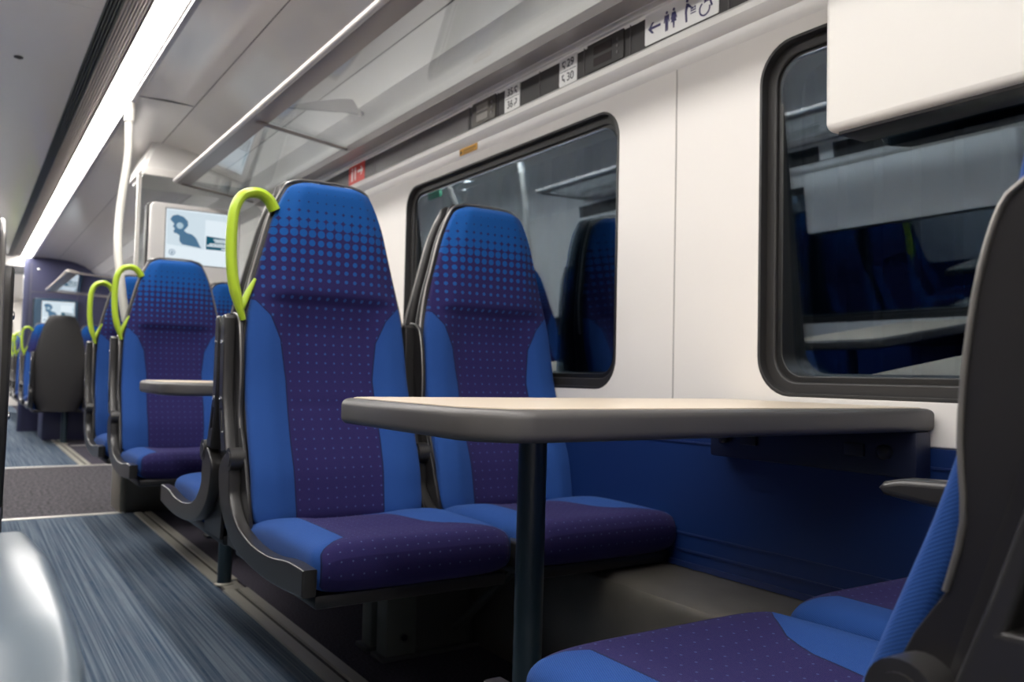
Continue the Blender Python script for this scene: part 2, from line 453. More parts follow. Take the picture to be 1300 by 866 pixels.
# ------------------------------------------------------------------ ceiling
CZ = 2.07
XS0, XS1 = .512, .606       # right light strip
struct('ceiling', box_me(-.11, .368, YN, 11.7, CZ, CZ+.05), ceil_mat)
# sloping ceiling panels on the right, down to the wall behind the rack
sl = [(.642, CZ), (.78, CZ+.004), (.898, CZ-.002)]
struct('ceiling_panel_right', extrude_y(thick_profile(sl, (0, .05)), YN, 11.7, True), ceil_mat)
sl2 = [(.901, CZ-.002), (1.0, CZ-.012), (1.10, CZ-.032), (1.19, CZ-.065), (1.255, CZ-.105)]
struct('ceiling_panel_right', extrude_y(thick_profile(sl2, (.02, .05)), YN, 11.7, True), ceil_mat)
sl3 = [(1.258, CZ-.108), (1.33, CZ-.16), (1.345, CZ-.185), (1.385, CZ-.20), (1.43, CZ-.25), (1.445, CZ-.285), (1.475, CZ-.30), (1.50, CZ-.335)]
struct('ceiling_cove_right', extrude_y(thick_profile(sl3, (.05, .05)), YN, 11.7, True), ceil_side)
mir = lambda p: [(.148*2-x if True else x, z) for x, z in p]
# the left side of the ceiling is the mirror image, a little steeper towards its wall
slL = [(-.346, CZ), (-.48, CZ+.004), (-.60, CZ-.002), (-.72, CZ-.03), (-.83, CZ-.09), (-.93, CZ-.2), (-1.0, CZ-.335)]
struct('ceiling_panel_left', extrude_y(thick_profile(slL, (-.02, .05)), YN, 11.7, True), ceil_side)
struct('ceiling_backing', box_me(XL-.1, XR+.1, YN-.1, 19, 2.16, 2.2), seam_mat)
trim(boxes_me([(.610, .618, YN, 11.7, CZ-.002, CZ+.05)]), mat('strip_edge', (.16, .14, .13), .5))
trim(boxes_me([(.618, .642, YN, 11.7, CZ-.014, CZ+.05)], bev=.003), mat('strip_bezel', (.36, .36, .39), .3, metal=.3))
trim(boxes_me([(-.346, -.310, YN, 11.7, CZ-.018, CZ+.05)], bev=.003), MATS['strip_bezel'])
trim(boxes_me([(.642, .90, 4.30, 4.304, CZ-.003, CZ+.01), (.898, .901, YN, 11.7, CZ-.004, CZ+.02)]), seam_mat)
trim(boxes_me([(-.11, .368, y, y+.003, CZ-.001, CZ+.01) for y in (3.35, 5.3, 7.3)]), mat('ceiling_joint', (.6, .58, .56), .5))
def light_strip(x0, x1, label):
    t = thing('light_strip', label, 'light', ((x0+x1)/2, 5.4, CZ)); h = (x1-x0)/2
    link('diffuser', box_me(-h, h, YN-5.4, 11.7-5.4, -.007, .03), strip_mat, t)
    link('lamp_frame', boxes_me([(-h-.004, -h, YN-5.4, 6.3, -.003, .03), (h, h+.004, YN-5.4, 6.3, -.003, .03)]), mat('lamp_frame', (.3, .28, .27), .5), t)
light_strip(XS0, XS1, 'long glowing white light strip running along the ceiling beside the ribbed grille')
light_strip(-.31, -.216, 'second ceiling light strip on the far side of the aisle, mirrored in the windows')
def grille(x0, x1, flip, label):
    t = thing('ceiling_grille', label, 'air vent', ((x0+x1)/2, 5.4, CZ)); h = (x1-x0)/2
    s = -1 if flip else 1
    gd = mat('grille_dark', (.05, .055, .055), .35, metal=.3); gl = mat('grille_light', (.42, .37, .34), .5)
    link('backing', box_me(-h, h, YN-5.4, 6.3, .03, .045), seam_mat, t)
    bars = []; lb = []
    n = 12
    for k in range(n):
        xa = -h+2*h*k/n; q = (xa, xa+2*h/n*.62, YN-5.4, 6.3, -.004 if k < 5 else .004, .03)
        if s < 0: q = (-q[1], -q[0], *q[2:])
        (bars if k < 5 else lb).append(q)
    link('dark_slat', boxes_me(bars), gd, t); link('light_slat', boxes_me(lb), gl, t)
grille(.368, .508, False, 'ribbed dark and beige ventilation grille beside the ceiling light strip')
grille(-.212, -.11, True, 'second ribbed ceiling grille on the far side of the aisle')
o = link('ceiling_sensor', loft_me([[(r*math.cos(2*PI*k/20), r*math.sin(2*PI*k/20), z) for k in range(20)] for r, z in ((.018, 0), (.018, -.004), (.010, -.006), (.009, -.003), (.004, -.003))]), frieze_dark)
o.location = (.137, 4.07, CZ); tag(o, 'small round dark sensor set in the plain ceiling panel at top left', 'sensor')

# ------------------------------------------------------------------ door header and far structures
hd = [(.80, 1.885), (.80, 1.93), (.865, CZ+.02), (1.5, CZ+.02), (1.5, 1.885)]
bm = bmesh.new(); a = [bm.verts.new((x, 5.12, z)) for x, z in hd]; b_ = [bm.verts.new((x, 5.6, z)) for x, z in hd]
bm.faces.new(a); bm.faces.new(b_)
for i in range(5): bm.faces.new((a[i], a[(i+1) % 5], b_[(i+1) % 5], b_[i]))
bmesh.ops.bevel(bm, geom=list(bm.edges), offset=.02, segments=3, affect='EDGES')
struct('wall_header', finish(bm), white_gloss)
trim(boxes_me([(.80, 1.5, 5.105, 5.13, 1.872, 1.915)], bev=.006), white_wall)
gp = thing('glass_partition', 'tall clear glass draught screen behind the hanging screen beside the doors', 'partition', (1.13, 5.14, .33))
link('pane', box_me(-.33, .36, -.005, .005, 0, 1.545), screen_glass, gp)
link('frame', boxes_me([(-.35, -.33, -.012, .012, -.33, 1.545)]), alu, gp)

# end partition with doorway
struct('wall_end', boxes_me([(.555, 1.5, YE, YE+.06, 0, 2.1)]), navy)
struct('wall_end_side', box_me(-1.0, -.22, YE, YE+.06, 0, 2.1), navy)
struct('wall_end_header', box_me(-.22, .555, YE, YE+.06, 1.95, 2.12), white_gloss)
struct('trim_door_head', box_me(-.22, .555, YE-.02, YE+.06, 1.86, 1.95), sign_black)
trim(boxes_me([(.545, .585, YE-.03, YE+.06, 0, 2.07)]), mat('navy_trim', (.04, .045, .11), .35))
trim(boxes_me([(.62, 1.45, YE-.006, YE, 1.655, 1.66), (.62, .625, YE-.006, YE, .4, 2.0), (1.12, 1.124, YE-.006, YE, .4, 1.655)]), seam_mat)
k = 0
for x, z in ((.70, 1.93), (1.0, 1.93), (.70, 1.53)):
    o = link('wall_stud', loft_me([[(r*math.cos(2*PI*q/14), -d, r*math.sin(2*PI*q/14)) for q in range(14)] for r, d in ((.018, 0), (.018, .006), (.010, .011), (.002, .012))]), chrome)
    o.location = (x, YE, z)
    tag(o, ['round bright stud at upper left of the navy end wall', 'round bright stud at upper right of the navy end wall', 'round bright stud just left of the far screen on the navy end wall'][k], 'stud'); k += 1
# next coach seen through the doorway
struct('wall_far_end', box_me(-1.0, 1.5, 18.9, 19, 0, 2.16), white_wall)
struct('ceiling_far', box_me(-1.0, 1.5, YE+.06, 19, 2.07, 2.10), ceil_side)
nl = thing('light_strip', 'bright ceiling light of the next coach seen through the end doorway', 'light', (.3, 15, 2.05))
link('diffuser', box_me(-.12, .12, -3, 3.5, -.01, .02), strip_mat, nl)
link('lamp_frame', boxes_me([(-.13, -.12, -3, 3.5, -.012, .02), (.12, .13, -3, 3.5, -.012, .02)]), alu, nl)
fwn = thing('window_6', None, None); fwn['kind'] = 'structure'
link('window_frame', plate([rrect(.05, .75, .9, 1.65, .06), list(reversed(rrect(.09, .71, .94, 1.61, .05)))], .012), rubber, fwn, frontal(0, 18.88, 0))
link('pane', plate([rrect(.08, .72, .93, 1.62, .05)], .003), win_glass, fwn, frontal(0, 18.885, 0))

# outside: ribbed barrier beside the track
def barrier(x, nm, lab):
    L_ = [(x, x+.05, -3, 9, -1.2, 2.2)]
    s = -1 if x > 0 else 1
    y = -3
    while y < 9:
        L_.append((x+s*.06, x, y, y+.05, -1.2, 2.2) if s < 0 else (x+.05, x+.11, y, y+.05, -1.2, 2.2)); y += .16
    o = link(nm, boxes_me(L_), outside_mat); tag(o, lab, 'barrier')
barrier(3.0, 'trackside_barrier', 'dark ribbed trackside barrier seen dimly outside through the windows')

# ------------------------------------------------------------------ seats
HW = [(.36, .210), (.44, .222), (.60, .222), (.75, .220), (.83, .217), (.91, .211), (.99, .195), (1.07, .174), (1.16, .151), (1.22, .127), (1.245, .112), (1.258, .096)]
YF = [(.36, -.02), (.44, -.005), (.53, .012), (.60, .042), (.68, .076), (.757, .102), (.85, .118), (.93, .131), (1.0, .142), (1.258, .148)]
def interp(T, z):
    if z <= T[0][0]: return T[0][1]
    for (a, x), (b, y) in zip(T, T[1:]):
        if z <= b: return x+(y-x)*(z-a)/(b-a)
    return T[-1][1]
def smooth_i(T, z, d=.02): return sum(interp(T, z+q*d) for q in (-1, -.5, 0, .5, 1))/5
def sstep(a, b, x):
    t = max(0, min(1, (x-a)/(b-a))); return t*t*(3-2*t)
CACHE = {}
def cached(key, fn):
    if key not in CACHE: CACHE[key] = fn()
    return CACHE[key]
def back_mesh():
    zs = [.40, .405, .415, .43]; z = .45
    while z < 1.236: zs.append(z); z += .0125
    zs += [1.243, 1.25, 1.256, 1.260, 1.2625]
    rings = []; n = 72
    for z in zs:
        hw = smooth_i(HW, min(z, 1.235))*.985; yf = smooth_i(YF, z); D = .050-.008*sstep(.85, 1.0, z)
        if z > 1.225: hw -= .022*((z-1.225)/.0375)**3
        e = 0
        if z > 1.235: e = .028*((z-1.235)/.0275)**2.2
        if z < .43: e = .02*((.43-z)/.03)**2
        r = []
        for k in range(n):
            t = 2*PI*k/n; c, s_ = math.cos(t), math.sin(t)
            x = (hw-e*.8)*math.copysign(abs(c)**.42, c); yy = (D/2-e)*math.copysign(abs(s_)**.5, s_)
            y = yf+D/2+yy
            if s_ < 0:
                fr = abs(s_)**.5; u = abs(x)/hw
                bol = .030*sstep(.45, .9, z)*0+.026*(1-sstep(.86, 1.0, z))
                y += bol*(1-sstep(.42, .80, u))*fr           # hollow between the side bolsters
                y -= .016*sstep(.948, .968, z)*(1-sstep(.62, .98, u))*fr  # head cushion stands proud
                y += .004*math.exp(-((z-.685)/.006)**2)*(1-sstep(.45, .55, u))*fr
            r.append((x, y, z))
        rings.append(r)
    return loft_me(rings)
def shell_mesh():
    zs = [.33, .34]; z = .36
    while z < 1.25: zs.append(z); z += .025
    zs += [1.258, 1.265, 1.270]
    rings = []; n = 56
    for z in zs:
        hw = smooth_i(HW, min(z, 1.24))+.010; yf = smooth_i(YF, z)+.034; D = .205-yf
        e = .02*((z-1.25)/.02)**2 if z > 1.25 else 0
        if z < .5: hw -= .03*sstep(.5, .33, z) if False else .04*(1-sstep(.33, .5, z))
        r = []
        for k in range(n):
            t = 2*PI*k/n; c, s_ = math.cos(t), math.sin(t)
            p = .35 if s_ < 0 else .62
            x = (hw-e)*math.copysign(abs(c)**p, c); y = yf+D/2+(D/2-e*.6)*math.copysign(abs(s_)**.6, s_)
            r.append((x, y, z))
        rings.append(r)
    return loft_me(rings)
def rim_mesh(off, dy, r):
    pts = []
    zs = [.90+.36*i/22 for i in range(23)]
    for z in zs: pts.append((-(smooth_i(HW, min(z, 1.24))+off-(.012 if z > 1.25 else 0)), smooth_i(YF, z)+dy, z))
    top = [(-.07, smooth_i(YF, 1.26)+dy, 1.272), (0, smooth_i(YF, 1.26)+dy, 1.274), (.07, smooth_i(YF, 1.26)+dy, 1.272)]
    pts = pts+top+[(-x, y, z) for x, y, z in reversed(pts)]
    return tube_me(smooth_path(pts, 2), r, 8)
def squab_mesh():
    ys = [-.425, -.424, -.421, -.415, -.405, -.39]; y = -.37
    while y < .04: ys.append(y); y += .02
    ys += [.05, .06]
    rings = []; n = 60
    for y in ys:
        e = .03*((-.39-y)/.035)**2.4 if y < -.39 else 0
        zt = .447+.006*math.sin(PI*(y+.42)/.42)-.02*sstep(-.15, .06, y); zb = .343-.012*sstep(-.4, -.1, y)
        hw = .226
        r = []
        for k in range(n):
            t = 2*PI*k/n; c, s_ = math.cos(t), math.sin(t)
            x = (hw-e*.8)*math.copysign(abs(c)**.36, c); h = (zt-zb)/2
            z = (zt+zb)/2+(h-e)*math.copysign(abs(s_)**.5, s_)
            if s_ > 0: z -= .012*(1-sstep(.3, .85, abs(x)/hw))*sstep(-.42, -.25, y)
            r.append((x, y, z))
        rings.append(r)
    return loft_me(rings)
_b = smooth_path([(.125, .57, 0), (.160, .55, 0), (.180, .518, 0), (.155, .445, 0), (.074, .385, 0), (-.032, .355, 0), (-.195, .343, 0), (-.334, .347, 0), (-.444, .356, 0)], 4)
_t = smooth_path([(-.447, .407, 0), (-.355, .407, 0), (-.235, .394, 0), (-.111, .396, 0), (.003, .418, 0), (.070, .465, 0), (.080, .51, 0), (.085, .55, 0)], 4)
BAR = [(p.x, p.y) for p in _b]+[(p.x, p.y) for p in _t]
def seat(x, y, side_s, facing, label, group, aisle=True, arm='up', pedestal=False, dark=False):
    """side_s: -1 armrest on local -x, +1 on local +x; facing: -1 looks to -Y, +1 looks to +Y"""
    t = thing('train_seat', label, 'seat', (x, y, 0), 0 if facing < 0 else PI, group)
    link('seat_cushion', cached(('squab', side_s), squab_mesh), fab_squab[side_s], t)
    link('backrest_cushion', cached('back', back_mesh), fab_back, t)
    sh = link('back_shell', cached('shell', shell_mesh), dark_plastic, t)
    link('shell_rim', cached('rim', lambda: rim_mesh(.006, .036, .0034)), rim_mat, sh)
    s = side_s
    def sp():      # side bar from the backrest round to the front of the cushion
        me = plate([[(a, b) for a, b in BAR]], .0145, bev=.005); return bake(me, side(s*.2425))
    link('side_bar', cached(('bar', s), sp), arm_plastic, t)
    def pan():
        P = [(.205, .915), (.183, .913), (.166, .909), (.152, .900), (.140, .888), (.127, .849), (.117, .79), (.113, .733), (.115, .68), (.103, .632), (.081, .60), (.055, .55), (.03, .49), (.0, .42), (.02, .34), (.18, .34), (.205, .5)]
        return bake(plate([P], .0045, bev=.0015), side(s*.2245))
    sp_ = link('side_panel', cached(('pan', s), pan), dark_plastic, t)
    link('panel_trim', cached(('ptr', s), lambda: tube_me(smooth_path([(s*.2295, a_, b_) for a_, b_ in ((.196, .914), (.183, .913), (.166, .909), (.152, .900), (.140, .888), (.127, .849), (.117, .79), (.113, .733), (.115, .68), (.103, .632))], 3), .0024, 8)), rim_mat, sp_)
    def other():
        P = [(.20, .80), (.145, .80), (.125, .70), (.10, .60), (.05, .50), (-.0, .42), (.0, .35), (.19, .35)]
        return bake(plate([P], .003, bev=.001), side(-s*.222))
    link('rear_panel', cached(('oth', s), other), dark_plastic, t)
    # armrest
    def rrpoly(path, w0, w1): return path
    if arm == 'long':
        A = [(.13, .575), (.12, .60), (.08, .618), (.0, .638), (-.20, .658), (-.33, .656), (-.37, .648), (-.385, .635), (-.365, .622), (-.2, .612), (-.05, .600), (.05, .58)]
        link('armrest', bake(plate([A], .021, bev=.009), side(s*.232)), mat('arm_sheen', (.10, .13, .16), .3, spec=.6), t)  # reflected ceiling and window light put into a paler, bluer base colour
    elif arm == 'up':
        A = [(.120, .575), (.165, .57), (.196, .66), (.205, .75), (.209, .85), (.209, .892), (.203, .907), (.184, .909), (.172, .900), (.170, .80), (.166, .70), (.145, .64)]
        slot = [(.155, .622), (.172, .622), (.185, .672), (.174, .676)]
        def am():
            return bake(plate([A, list(reversed(slot))], .0145, bev=.005), side(s*.2425))
        a = link('armrest', cached(('armu', s), am), arm_plastic, t)
        for i, (yy, zz) in enumerate(((.190, .84), (.184, .70))):
            def sc(yy=yy, zz=zz):
                return loft_me([[(s*(.257+d), yy+r*math.cos(2*PI*q/12), zz+r*math.sin(2*PI*q/12)) for q in range(12)] for r, d in ((.006, 0), (.006, .002), (.003, .003), (.0025, .001))])
            link('screw', cached(('scr', s, i), sc), chrome, a)
    else:
        A = [(.135, .59), (.13, .635), (.09, .652), (.0, .655), (-.12, .652), (-.21, .648), (-.235, .642), (-.243, .633), (-.235, .624), (-.18, .617), (-.05, .608), (.05, .58)]
        def am():
            return bake(plate([A], .021, bev=.009), side(s*.236))
        a = link('armrest', cached(('armd', s), am), arm_plastic, t)
    def hg():
        bm = bmesh.new()
        bm_tube(bm, [(s*.222, .088, .560), (s*.258, .088, .560)], .027, 24)
        bm_tube(bm, [(s*.257, .088, .560), (s*.260, .088, .560)], .018, 24)
        return finish(bm)
    link('hinge', cached(('hg', s), hg), arm_plastic, t)
    if aisle:
        def hd():
            pts = [(.145, .165, 1.18), (.162, .163, 1.205), (.19, .162, 1.218), (.224, .161, 1.208), (.244, .160, 1.175), (.251, .158, 1.12), (.251, .155, 1.05), (.245, .151, .99), (.233, .148, .94), (.219, .145, .895)]
            P2 = smooth_path([(s*a_, b_, c_) for a_, b_, c_ in pts], 5)
            rr = [.0165-.009*sstep(.80, 1, i/len(P2)) for i in range(len(P2))]
            bm = bmesh.new(); bm_tube(bm, P2, rr, 12, flat=(1.25, .8))
            bm_tube(bm, [(s*.19, .155, 1.0), (s*.207, .153, .965), (s*.224, .148, .925)], [.004, .008, .009], 10)
            return finish(bm)
        link('grab_handle', cached(('hd', s), hd), lime, t)
    link('seat_pan', cached('pan', lambda: boxes_me([(-.215, .215, -.40, .16, .318, .345)], bev=.006)), dark_plastic, t)
    if pedestal:
        q = -s
        sx = 1 if facing < 0 else -1
        p = thing('seat_pedestal', pedestal, 'seat pedestal', (x, y, 0), 0 if facing < 0 else PI, 'seat pedestals')
        def pd():
            L_ = [(.275, .46, .15, .20, .0, .27), (.0, .46, .10, .15, .270, .316), (.0, .30, -.24, -.20, .285, .316), (.08, .11, -.24, .12, .29, .316), (.17, .47, .125, .205, 0, .012)]
            L_ = [(min(q*u[0], q*u[1]), max(q*u[0], q*u[1]), *u[2:]) for u in L_]
            bm = bmesh.new()
            for u in L_: bm_box(bm, *u, bev=.004)
            bm_tube(bm, [(q*.40, .14, .06), (q*.40, -.18, .30)], .012, 8)
            return finish(bm)
        link('pedestal_frame', cached(('ped', s), pd), pedestal_mat, p)
        link('side_plate', cached(('pdp', s), lambda: box_me(min(q*.185, q*.275), max(q*.185, q*.275), .135, .20, .005, .275, bev=.004)), mat('pedestal_green_grey', (.085, .095, .085), .5), p)
        for zz in (.06, .20):
            o_ = link('bolt', cached('bolt', lambda: tube_me([(0, 0, 0), (0, -.012, 0)], .009, 10)), chrome, p); o_.location = (q*.235, .136, zz)
    return t
AX, WX = .79, 1.282
BACK = .435     # distance between the origins of two seats standing back to back
G = 'seats on the window side'; F_ = 'seats beyond the vestibule'
seat(AX, 1.95, -1, -1, 'blue aisle seat with lime grab handle facing us directly behind the big table', G, pedestal='dark pedestal under the lime-handled seat behind the big table')
seat(WX, 1.95, -1, -1, 'blue window seat under the near window, facing us behind the big table', G, aisle=False)
seat(AX, .422, 1, 1, 'close-up blue aisle seat at right edge, seen from behind with its dark shell', G, aisle=False, pedestal='dark pedestal under the close-up seat at the right edge')
seat(WX, .435, 1, 1, 'window seat half hidden behind the close-up seat, its armrest folded down', G, aisle=False, arm='down')
seat(AX, 1.95+BACK, 1, 1, 'aisle seat turned away, back to back with the handle seat behind the big table', G, aisle=False, pedestal='pedestal under the seat turned away, back to back with the big table seat')
seat(WX, 1.95+BACK, 1, 1, 'window seat turned away, back to back with the one under the near window', G, aisle=False)
seat(AX, 3.87, -1, -1, 'blue aisle seat with lime handle behind the second, smaller-looking table', G, pedestal='pedestal under the handle seat at the second table')
seat(WX, 3.87, -1, -1, 'window seat at the second table, only its top showing under the hanging screen', G, aisle=False)
seat(AX, 4.74, -1, -1, 'blue aisle seat with lime handle just before the grey vestibule floor', G)
seat(WX, 4.74, -1, -1, 'window seat just before the vestibule, hidden behind the second table seats', G, aisle=False)
seat(AX, 9.55, 1, 1, 'lone black-shelled seat back facing us beyond the vestibule, below the far screen', F_, aisle=False)
seat(WX, 9.55, 1, 1, 'window seat beside the black seat back beyond the vestibule', F_, aisle=False)
seat(AX, 11.0, -1, -1, 'small distant blue aisle seat with lime handle left of the black seat back', F_, pedestal='pedestal under the small distant seat left of the black seat back')
seat(WX, 11.0, -1, -1, 'small distant blue window seat right of the black seat back', F_, aisle=False)
for i, y in enumerate((12.7, 13.7, 14.7, 15.7)):
    q = ['nearest', 'second', 'third', 'farthest'][i]
    seat(AX, y, -1, -1, q+' of the tiny blue seats seen through the end doorway', 'seats in the next coach', pedestal='pedestal under the '+q+' tiny seat seen through the end doorway')
# seats across the aisle: the first shows at the left frame edge, the rest only mirrored in the windows
LA, LW = -.204, -.70
seat(LA, .78, 1, -1, 'blurred seat edge and long lowered armrest at the left border, right next to us', 'seats across the aisle', arm='long', aisle=False, pedestal='pedestal under the blurred seat at the left border')
MP = 'pedestal of a seat across the aisle, seen only mirrored in the windows'
for y in (3.05, 4.72):
    seat(LA, y, 1, -1, 'blue handle seat across the aisle, seen only mirrored in the windows', 'mirrored aisle seats', pedestal=MP)
    seat(LW, y, 1, -1, 'blue window-side seat across the aisle, seen only mirrored in the windows', 'mirrored window seats', aisle=False)
for y in (1.55, 3.05+BACK):
    seat(LA, y, -1, 1, 'turned-away seat across the aisle, seen only mirrored in the windows', 'mirrored turned-away seats', aisle=False, pedestal=MP)
    seat(LW, y, -1, 1, 'turned-away window-side seat across the aisle, seen only mirrored in the windows', 'mirrored turned-away window seats', aisle=False)

# ------------------------------------------------------------------ tables
def table(y0, label, x0=.53, x1=1.492, wallside='R'):
    y1 = y0+.508
    yc = (y0+y1)/2
    t = thing('bay_table', label, 'table', (x0, yc, 0))
    w = x1-x0; h = .254
    out = [(w, -h), (w, h), (.055, h), (.02, h-.012), (0, h-.045), (0, -h+.085), (.012, -h+.055), (.045, -h+.012), (.085, -h)]
    if wallside != 'R':
        out = [(w-a, b) for a, b in out]
    edge = plate([out], .0212, bev=.012, seg=4); link('table_edging', edge, tab_edge, t, Matrix.Translation((0, 0, .7068)))
    ins = [((a-w/2)*.968+w/2, b*.93) for a, b in out]
    link('tabletop', plate([ins], .0012, bev=.0005), tab_top, t, Matrix.Translation((0, 0, .7284)))
    lx = .285 if wallside == 'R' else w-.285
    if wallside == 'R':
        bm = bmesh.new(); bm_tube(bm, [(lx, .065, .0), (lx+.006, .065, .69)], .0245, 28)
    else:
        bm = bmesh.new(); bm_tube(bm, [(lx, .065, .0), (lx, .065, .69)], .0245, 28)
    link('leg', finish(bm), tab_leg, t)
    link('foot_collar', loft_me([[(lx+r*math.cos(2*PI*k/24), .065+r*math.sin(2*PI*k/24), z) for k in range(24)] for r, z in ((.034, .0), (.034, .006), (.027, .010), (.027, .0))]), rail_mat, t)
    a, b = (w-.05, w-.002) if wallside == 'R' else (.002, .05)
    br = link('wall_bracket', box_me(a, b, -.25, .25, .600, .686, bev=.005), mat('bracket_navy', (.008, .012, .035), .4), t)
    xx = a if wallside == 'R' else b
    sg = -1 if wallside == 'R' else 1
    for yy in (.205, -.19):
        link('knob', loft_me([[(xx+sg*d, yy+r*math.cos(2*PI*k/16), .645+r*math.sin(2*PI*k/16)) for k in range(16)] for r, d in ((.014, 0), (.014, .01), (.009, .013), (.002, .0135))]), dark_plastic, br)
    for yy in (.135, -.125):
        link('socket', box_me(min(xx, xx+sg*.006), max(xx, xx+sg*.006), yy-.022, yy+.022, .632, .657, bev=.002), sign_black, br)
    return t
table(.870, 'large grey-edged table with pale laminate top in front, on a dark teal leg')
table(2.80, 'second table with grey edge jutting out behind the raised armrests')
table(2.06, 'table across the aisle, seen only mirrored in the window', x0=-.99, x1=.03, wallside='L')

# plinth beneath the seat before the vestibule
pl = thing('seat_plinth', 'low bronze metal plinth standing under the seats before the vestibule', 'plinth', (.72, 4.90, 0))
link('plinth_body', box_me(.022, .76, 0, .30, 0, .315, bev=.004), plinth_mat, pl)
link('corner_post', box_me(0, .03, -.004, .30, 0, .315, bev=.004), mat('plinth_post', (.30, .28, .23), .4, metal=.4), pl)
# legs of far seats
for nm, x, y, lab in (('support_post', .86, 9.52, 'thin dark post holding up the black seat back beyond the vestibule'),):
    t = thing(nm, lab, 'post', (x, y, 0))
    link('tube', tube_me([(0, 0, 0), (0, 0, .33)], .03, 20), tab_leg, t)
    link('base_flange', loft_me([[(r*math.cos(2*PI*k/24), r*math.sin(2*PI*k/24), z) for k in range(24)] for r, z in ((.045, 0), (.045, .008), (.031, .012))]), rail_mat, t)
o = link('equipment_box', boxes_me([(.70, 1.48, 10.0, 10.6, 0, .30)], bev=.01), navy)
tag(o, 'dark navy equipment box on the floor under the far seats', 'box')
# small grey junction box on the duct below the window seat
jb = thing('junction_box', 'small grey box under the window seat, just left of the table leg', 'box', (1.09, 1.98, .20))
link('box_body', box_me(-.02, .02, -.02, .02, 0, .085, bev=.004), mat('jbox_grey', (.35, .35, .35), .4), jb)
link('box_bracket', box_me(-.012, .012, .02, .06, .03, .05), pedestal_mat, jb)

# ------------------------------------------------------------------ luggage racks
def rack(x0, x1, z0, z1, y0, y1, labels, joints, flip=False):
    t = thing('luggage_rack', labels, 'luggage rack', (x0, y0, z0)); L_ = y1-y0; w = abs(x1-x0)
    if flip: t.scale = (-1, 1, 1)
    link('front_rail', tube_me([(0, 0, 0), (0, L_, 0)], .013, 14), rack_metal, t)
    lp = [(.006, -.009), (.03, -.014), (.085, -.012), (.085, -.004), (.03, .012), (.004, .012)]
    link('front_lip', extrude_y(lp, .002, L_-.002, True), rack_lip, t)
    g0 = (.082, -.008); g1 = (w, z1-z0)
    ys = [0]+[j-y0 for j in joints]+[L_]
    for a, b in zip(ys, ys[1:]):
        link('glass_shelf', extrude_y([g0, g1, (g1[0], g1[1]+.008), (g0[0], g0[1]+.008)], a+.004, b-.004, True), rack_glass, t)
    for a in ys:
        a = min(max(a, .012), L_-.012)
        bm = bmesh.new(); pts = [(.03, a, -.014), (w+.01, a, z1-z0-.008)]
        bm_tube(bm, pts, .009, 8, flat=(1.3, .8)); link('cross_bracket', finish(bm), rack_lip, t)
    wp = [(w-.02, z1-z0-.022), (w+.04, z1-z0-.022), (w+.075, z1-z0-.003), (w+.075, z1-z0+.012), (w-.02, z1-z0+.010)]
    link('wall_profile', extrude_y(wp, 0, L_, True), mat('rack_profile', (.40, .37, .36), .35, metal=.3), t)
    return t
r1 = rack(.953, 1.41, 1.832, 1.772, -.6, 4.99, 'long glass luggage rack with pale front rail running above the near seats', [1.55, 3.527])
r2 = rack(.715, 1.41, 1.60, 1.56, 8.15, 10.35, 'smaller glass luggage rack beyond the vestibule, above the black seat back', [])
t = thing('rack_support', 'tapered grey support arm above the rack glass near its joint', 'bracket', (1.365, 3.31, 1.90))
link('arm', bake(plate([[(0, .03), (.01, -.035), (-.065, -.038), (-.265, -.062), (-.315, -.067), (-.305, -.055), (-.215, -.022), (-.10, .012)]], .010, bev=.002), frontal(0, 0, 0)), mat('fin_grey', (.36, .35, .35), .4), t)
link('fixing', box_me(-.022, -.006, -.016, -.009, -.045, -.015, bev=.002), chrome, t)

t = rack(-.453, -.91, 1.832, 1.772, -.6, 4.99, 'luggage rack across the aisle, seen only mirrored in the windows', [1.55, 3.527], flip=True)
# ------------------------------------------------------------------ grab pole
gp = thing('grab_pole', 'cream curved grab pole from ceiling light down behind the second handle seat', 'pole', (.62, 4.40, 0))
pts = smooth_path([(0, 0, 2.03), (0, 0, 1.93), (.0, -.01, 1.80), (-.022, -.05, 1.62), (-.042, -.11, 1.45), (-.052, -.20, 1.30), (-.040, -.27, 1.12), (-.02, -.29, .98)], 6)
link('tube', tube_me(pts, .0185, 18), cream, gp)
link('ceiling_socket', tube_me([(0, 0, 2.065), (0, 0, 1.965)], .024, 20), cream, gp)

gp = thing('grab_pole', 'grab pole across the aisle, seen only mirrored in the near window', 'pole', (-.35, 5.0, 0))
link('tube', tube_me([(0, 0, 0), (0, 0, 2.065)], .0185, 18), cream, gp)
link('ceiling_socket', tube_me([(0, 0, 2.065), (0, 0, 1.965)], .024, 20), cream, gp)
k = 0
for x, y in ((-.40, 5.85), (-.62, 6.25), (-.30, 6.4)):
    t = thing('ceiling_spotlight', ['small ceiling spotlight of the vestibule, mirrored highest in the near window', 'small ceiling spotlight of the vestibule, farthest from the aisle', 'small ceiling spotlight of the vestibule, nearest the end wall'][k], 'light', (x, y, CZ)); k += 1
    link('lens', tube_me([(0, 0, .0), (0, 0, -.006)], .03, 20), mat('spot_lens', (1, 1, 1), .5, emit=(1, .97, .93), es=12), t)
    link('ring', loft_me([[(r*math.cos(2*PI*q/24), r*math.sin(2*PI*q/24), z) for q in range(24)] for r, z in ((.042, 0), (.042, -.005), (.031, -.008), (.031, 0))], cap=False), alu, t)
